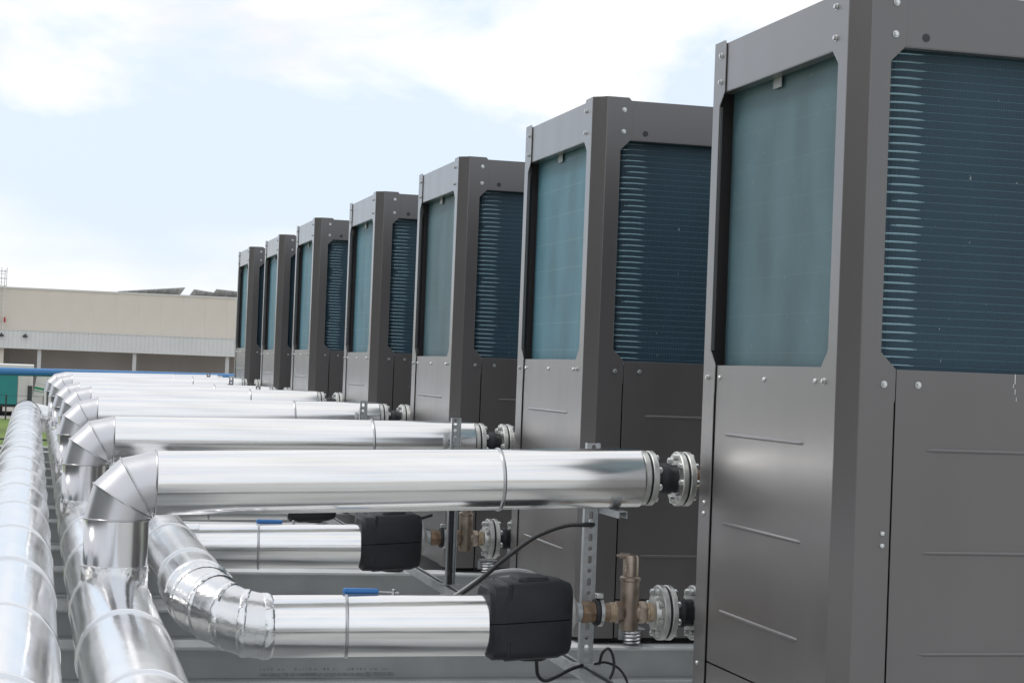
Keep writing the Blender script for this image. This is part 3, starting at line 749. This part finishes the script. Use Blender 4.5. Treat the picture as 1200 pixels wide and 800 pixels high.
# the cabinet-side posts stand in front of their pipes
for k in (1, 2, 4, 5, 6):
    x = -.30
    support_post(x, UY[k]+YP-.165, pz(k, x)+PR+.035, 'perforated galvanised post in front of the %s clad pipe from the blue pipe' % ORD[6-k], True, pz(k, x)-PR-.002, .042)
support_post(-.30, UY[3]+YP+.145, pz(3, -.3)+PR-.01, 'perforated galvanised post behind the fourth clad pipe from the blue pipe', False, pz(3, -.3)-PR-.002)

# ------------------------------------------------------------------ cables
def cable(pts, r, label, m='cable', name='cable', n=10):
    P = bezier(pts, n); o = P[0].copy(); P = [p-o for p in P]
    ob = MB().tube(P, r, 10).build(name, m, None, o); tag(ob, label, 'cable'); return ob
cable([(-.296, 1.545, -.60), (-.297, 1.50, -.603), (-.335, 1.50, -.604), (-.40, 1.53, -.612), (-.50, 1.56, -.657), (-.60, 1.58, -.735), (-.68, 1.6, -.81), (-.745, 1.62, -.865), (-.82, 1.62, -.915), (-.95, 1.63, -.945), (-1.2, 1.68, -.95), (-1.5, 1.76, -.93), (-1.6, 1.78, -.925)], .0085, 'black cable sagging from a hole in the tall perforated post behind the pipe')
cable([(-1.0, 1.66, -.96), (-.86, 1.66, -.94), (-.76, 1.66, -.885), (-.66, 1.64, -.815), (-.56, 1.62, -.792), (-.48, 1.61, -.81), (-.445, 1.58, -.87), (-.45, 1.52, -.92), (-.47, 1.46, -.93)], .013, 'grey flexible conduit arching behind the black valve shell', 'conduit')
cable([(-.535, 1.36, -1.045), (-.532, 1.36, -1.09), (-.522, 1.37, -1.135), (-.49, 1.39, -1.158), (-.44, 1.42, -1.15), (-.38, 1.45, -1.128), (-.325, 1.47, -1.115)], .0068, 'black cable drooping from the underside of the black valve shell')
cable([(-.262, 1.47, -1.112), (-.255, 1.46, -1.07), (-.235, 1.455, -1.052), (-.218, 1.45, -1.075), (-.215, 1.44, -1.12), (-.235, 1.43, -1.165), (-.27, 1.43, -1.225)], .0055, 'thin looped black cable beside the foot of the tall perforated post')
cable([(-.275, 1.49, -1.115), (-.23, 1.50, -1.11), (-.18, 1.50, -1.13), (-.15, 1.49, -1.17), (-.135, 1.48, -1.228)], .0048, 'thin black cable curving down from the tall perforated post to the beam')
cable([(-.62, 4.08, -.73), (-.56, 4.06, -.77), (-.5, 4.05, -.80), (-.43, 4.04, -.80), (-.36, 4.04, -.78)], .008, 'short black cable on the valve fittings of the sixth pump from the building')
cable([(-.303, UY[1]+YP-.185, -.52), (-.303, UY[1]+YP-.185, -.8), (-.301, UY[1]+YP-.185, -1.11)], .010, 'black cable running down inside the post before the sixth clad pipe')

# ------------------------------------------------------------------ blue pipe and guard rail
A = Vector((-14.0, 6.8, -.288)); Bp = Vector((6.0, 28.4, -.288)); A = Vector((-2.721, 19, -.288))+(Vector((-2.721, 19, 0))-Vector((.515, 22.5, 0)))*1.2; A.z = -.288
D = Bp-A
bpipe = empty('blue_pipe', A, 'long blue painted pipe running behind the last clad pipes', 'pipe')
MB().lathe((0, 0, 0), D, [(0, .052), (D.length, .052)], 32).build('pipe_run', 'bluepipe', bpipe)
for t in (.02, .97):
    p = D*t; MB().box(p.x-.03, p.x+.03, p.y-.03, p.y+.03, GROUND+.288, -.05).build('stand', 'galv', bpipe)

gr = empty('guard_rail', (-3.3, 18.5, -1.27), 'low dark steel guard rail along the far edge of the deck', 'railing')
for x in (.0, .55, 1.10, 1.65, 2.2):
    MB().box(x-.012, x+.012, -.012, .012, -.02, .20).build('post', 'fence', gr)
MB().box(0, 2.2, -.01, .01, .155, .175).build('rail', 'fence', gr)
MB().box(.0, 2.2, -.02, .02, -.02, .035).build('kick_plate', 'fence', gr)
fn = empty('yard_fence', (-9.5, 98.5, GROUND), 'thin dark post fence at the far edge of the lawn', 'fence')
for k in range(7): MB().box(-.04, .04, -.04, .04, 0, 1.35).build('post', 'fence', fn, (k*1.95, 0, 0))
for z in (.15, .75, 1.3): MB().box(0, 11.7, -.008, .008, z, z+.016).build('wire', 'fence', fn)

# ------------------------------------------------------------------ trailer and leaning box
tr = empty('truck_trailer', (-7.2, 105, GROUND), 'teal curtain-sided trailer with white end parked beside the lawn', 'trailer')
MB().box(0, 4.05, 0, 9.0, .72, 2.86).build('cargo_body', 'white', tr, bevel=.03)
MB().box(-.0, 4.05, -.03, -.005, .66, 2.70).build('teal_curtain', 'teal', tr)
MB().box(-.1, 4.93, -.06, 9.05, 2.70, 2.92).build('roof', 'white', tr, bevel=.03)
MB().box(4.06, 4.90, .02, 8.9, .62, 2.70).build('end_panel', 'white', tr, bevel=.02)
for k in range(6): MB().box(4.12+k*.12, 4.16+k*.12, -.02, .018, .65, 2.68).build('end_rib', 'white', tr)
MB().box(0, 4.7, .1, 8.8, .5, .62).build('chassis', 'fence', tr)
MB().box(4.62, 4.88, -.1, -.02, .65, 1.75).build('door_gear', 'fence', tr)
for (x, y) in ((2.95, .6), (2.95, 2.0), (.4, .6), (.4, 2.0)):
    w = MB().lathe((x, y, .42), (1, 0, 0), [(0, .3), (.03, .42), (.27, .42), (.3, .3)], 24).build('wheel', 'tyre', tr)
    MB().lathe((x-.005, y, .42), (1, 0, 0), [(0, .2), (.31, .2)], 16).build('hub', 'galv', w)
bx = empty('tilted_box_body', (-2.44, 106, GROUND+.42), 'white panelled box body tipped at an angle, with a green stripe', 'container')
bx.rotation_euler = (0, math.radians(10.5), 0)
for i in range(3):
    for j in range(3): MB().box(i*.62+.01, i*.62+.61, 0, .05, j*.75+.01, j*.75+.74).build('panel', 'white', bx)
MB().box(0, 1.87, .05, 3.0, 0, 2.26).build('body', 'white', bx)
MB().box(0, 1.87, -.012, -.002, 1.18, 1.31).build('stripe', 'greenstripe', bx)
MB().box(0, 1.87, -.012, -.002, 1.06, 1.10).build('stripe', 'greenstripe', bx)
MB().box(.1, 1.75, .4, 2.8, -.45, -.02).build('skid', 'fence', bx)

# ------------------------------------------------------------------ beige building
BX0, BX1, BYY = -28.0, 62.0, 130.0
bd = empty('warehouse', (0, BYY, GROUND), 'long beige concrete warehouse with white canopy and dark loading recess', 'building')
zz = -GROUND
first = None; x = BX0
pw = 1.56
n = int((BX1-BX0)/pw)
pm = MB().box(0, pw-.006, 0, .3, 0, 4.42-1.3)
for i in range(n):
    p = (BX0+i*pw, 0, zz+1.3)
    if first is None: first = pm.build('wall_panel', 'concrete', bd, p)
    else: share('wall_panel', first, bd, p)
MB().box(BX0, BX1, .02, .4, zz+1.3, zz+4.40).build('wall_core', 'concrete', bd)
MB().box(BX0-.1, BX1+.1, -.06, .45, zz+4.42, zz+4.54).build('coping', 'coping', bd)
MB().box(BX0, BX1, .3, 30, zz+4.1, zz+4.3).build('roof', 'coping', bd)
MB().box(BX0, BX1, 5.0, 5.3, 0, zz+1.4).build('recess_wall', 'recess', bd)
MB().box(BX0, BX1, -.9, 5.0, zz+1.30, zz+1.36).build('recess_ceiling', 'recess', bd)
cn = MB(); prof = []
# trapezoidal corrugated fascia
xx = BX0
poly = []
while xx < BX1:
    poly += [(xx, 0), (xx+.20, 0), (xx+.225, .022), (xx+.25, .022), (xx+.275, 0)]; xx += .30
vs = [(a, -1.0+b, zz+.30) for a, b in poly]+[(a, -1.0+b, zz+1.50) for a, b in poly]
q = len(poly); cn.add(vs, [(i, i+1, q+i+1, q+i) for i in range(q-1)])
cn.box(BX0, BX1, -.95, -.93, zz+.30, zz+1.50)
cn.build('canopy_fascia', 'canopy', bd)
MB().box(BX0, BX1, -1.03, -.9, zz+1.50, zz+1.56).build('fascia_trim', 'coping', bd); MB().box(BX0, BX1, -1.03, -.9, zz+.25, zz+.30).build('fascia_trim', 'coping', bd)
MB().box(BX0, BX1, -.93, .1, zz+1.48, zz+1.53).build('canopy_top', 'canopy', bd)
MB().box(-9, -4.35, -.6, .3, 0, zz+1.4).build('end_pier', 'concrete', bd)
for x in (-1.94, 4.58, 11.1, 17.6, 24.1, 30.6):
    MB().box(x-.13, x+.13, -.8, -.54, 0, zz+.30).build('column', 'column', bd)
for x, w in ((-3.80, .12), (-3.42, .05), (5.05, .05), (7.9, .05)): MB().box(x-w/2, x+w/2, 3.6, 3.72, 0, zz+1.3).build('downpipe', 'column', bd)
for x in (-4.55, -2.95):
    l = MB(); l.box(x-.16, x+.16, -1.22, -1.05, zz+1.05, zz+1.2); l.box(x-.05, x+.05, -1.05, -1.0, zz+1.15, zz+1.3); l.build('wall_lamp', 'fence', bd, bevel=.02)
MB().lathe((-4.42, -.15, zz+2.05), (0, 0, 1), [(0, .09), (.3, .09), (.36, .04)], 12).build('red_beacon', 'red', bd)
ld = empty('roof_ladder', (-4.9, BYY-.35, -GROUND*0+1.6), 'caged white access ladder fixed to the warehouse wall and rising above its roof', 'ladder')
for x in (0, .42): MB().box(x-.025, x+.025, -.03, .03, 0, 4.1).build('stile', 'white', ld)
for k in range(13): MB().box(.025, .395, -.012, .012, .2+k*.3, .224+k*.3).build('rung', 'galv', ld)
for k in range(3):
    MB().box(-.15, .57, -.45, -.42, 2.95+k*.5, 3.0+k*.5).build('cage_hoop', 'galv', ld); MB().box(-.15, -.12, -.42, 0.0, 2.95+k*.5, 3.0+k*.5).build('cage_hoop', 'galv', ld); MB().box(.54, .57, -.42, 0.0, 2.95+k*.5, 3.0+k*.5).build('cage_hoop', 'galv', ld)
for x in (-.13, .2, .55): MB().box(x-.02, x+.02, -.46, -.42, 2.95, 4.25).build('cage_bar', 'galv', ld)
# tilted solar tables on the roof
def solar(x0, x1, za, zb_, y, n, lab):
    s = empty('solar_table', (x0, BYY+y, .65), lab, 'solar panels', 'tilted solar tables on the warehouse roof')
    w = (x1-x0)/n; zf = lambda x: (za+(zb_-za)*(x-x0)/(x1-x0))-.65
    for i in range(n):
        a, b = x0+i*w+.012, x0+(i+1)*w-.012
        lean = .16
        m = MB(); m.prism([(a-x0+lean, -.9, zf(a)), (b-x0+lean, -.9, zf(b)), (b-x0-lean, .9, zf(b)-.62), (a-x0-lean, .9, zf(a)-.62)], (0, 0, .04)); m.build('panel', 'pv', s)
        MB().prism([(a-x0+lean, -.93, zf(a)-.01), (b-x0+lean, -.93, zf(b)-.01), (b-x0+lean, -.93, zf(b)+.05), (a-x0+lean, -.93, zf(a)+.05)], (0, .028, 0)).build('panel_frame', 'frame', s)
        xm = (a+b)/2-x0
        MB().prism([(xm-.02, -.85, zf(xm+x0)-.02), (xm+.02, -.85, zf(xm+x0)-.02), (xm+.02, .2, 3.65), (xm-.02, .2, 3.65)], (0, .04, 0)).build('strut', 'frame', s)
    MB().box(.1, x1-x0-.1, .15, .25, 3.62, 3.66).build('foot_rail', 'frame', s)
solar(3.2, 8.0, 4.62, 5.12, 3.2, 7, 'long row of tilted solar panels on the warehouse roof, rising away from the ladder')
solar(8.62, 10.1, 5.03, 4.86, 3.4, 2, 'short tilted solar table between two others on the warehouse roof')
solar(10.2, 14.0, 5.10, 4.86, 3.0, 4, 'tilted solar table on the warehouse roof behind the heat pump row')

# ------------------------------------------------------------------ hall across the lawn, mirrored in the pipes and cabinets
hl = empty('metal_hall', (-24.0, -30.0, GROUND), 'dark grey metal-clad hall across the lawn from the header pipes', 'building')
hm_ = MB().box(-.06, 0, 0, 1.18, 0, 11.0); h0 = None
for k in range(40):
    if h0 is None: h0 = hm_.build('wall_panel', 'hall', hl, (0, 0, 0))
    else: share('wall_panel', h0, hl, (0, k*1.2, 0))
MB().box(-18, -.07, 0, 48, 0, 10.9).build('body', 'hall', hl)
MB().box(-18.2, .15, -.2, 48.2, 11.0, 11.2).build('roof_edge', 'coping', hl)
w0 = None
for k in range(11):
    for z in (2.2, 6.2):
        p = (0, 1.6+k*4.2, z)
        if w0 is None: w0 = MB().box(.005, .05, 0, 2.2, 0, 1.3).build('window', 'glass', hl, p)
        else: share('window', w0, hl, p)
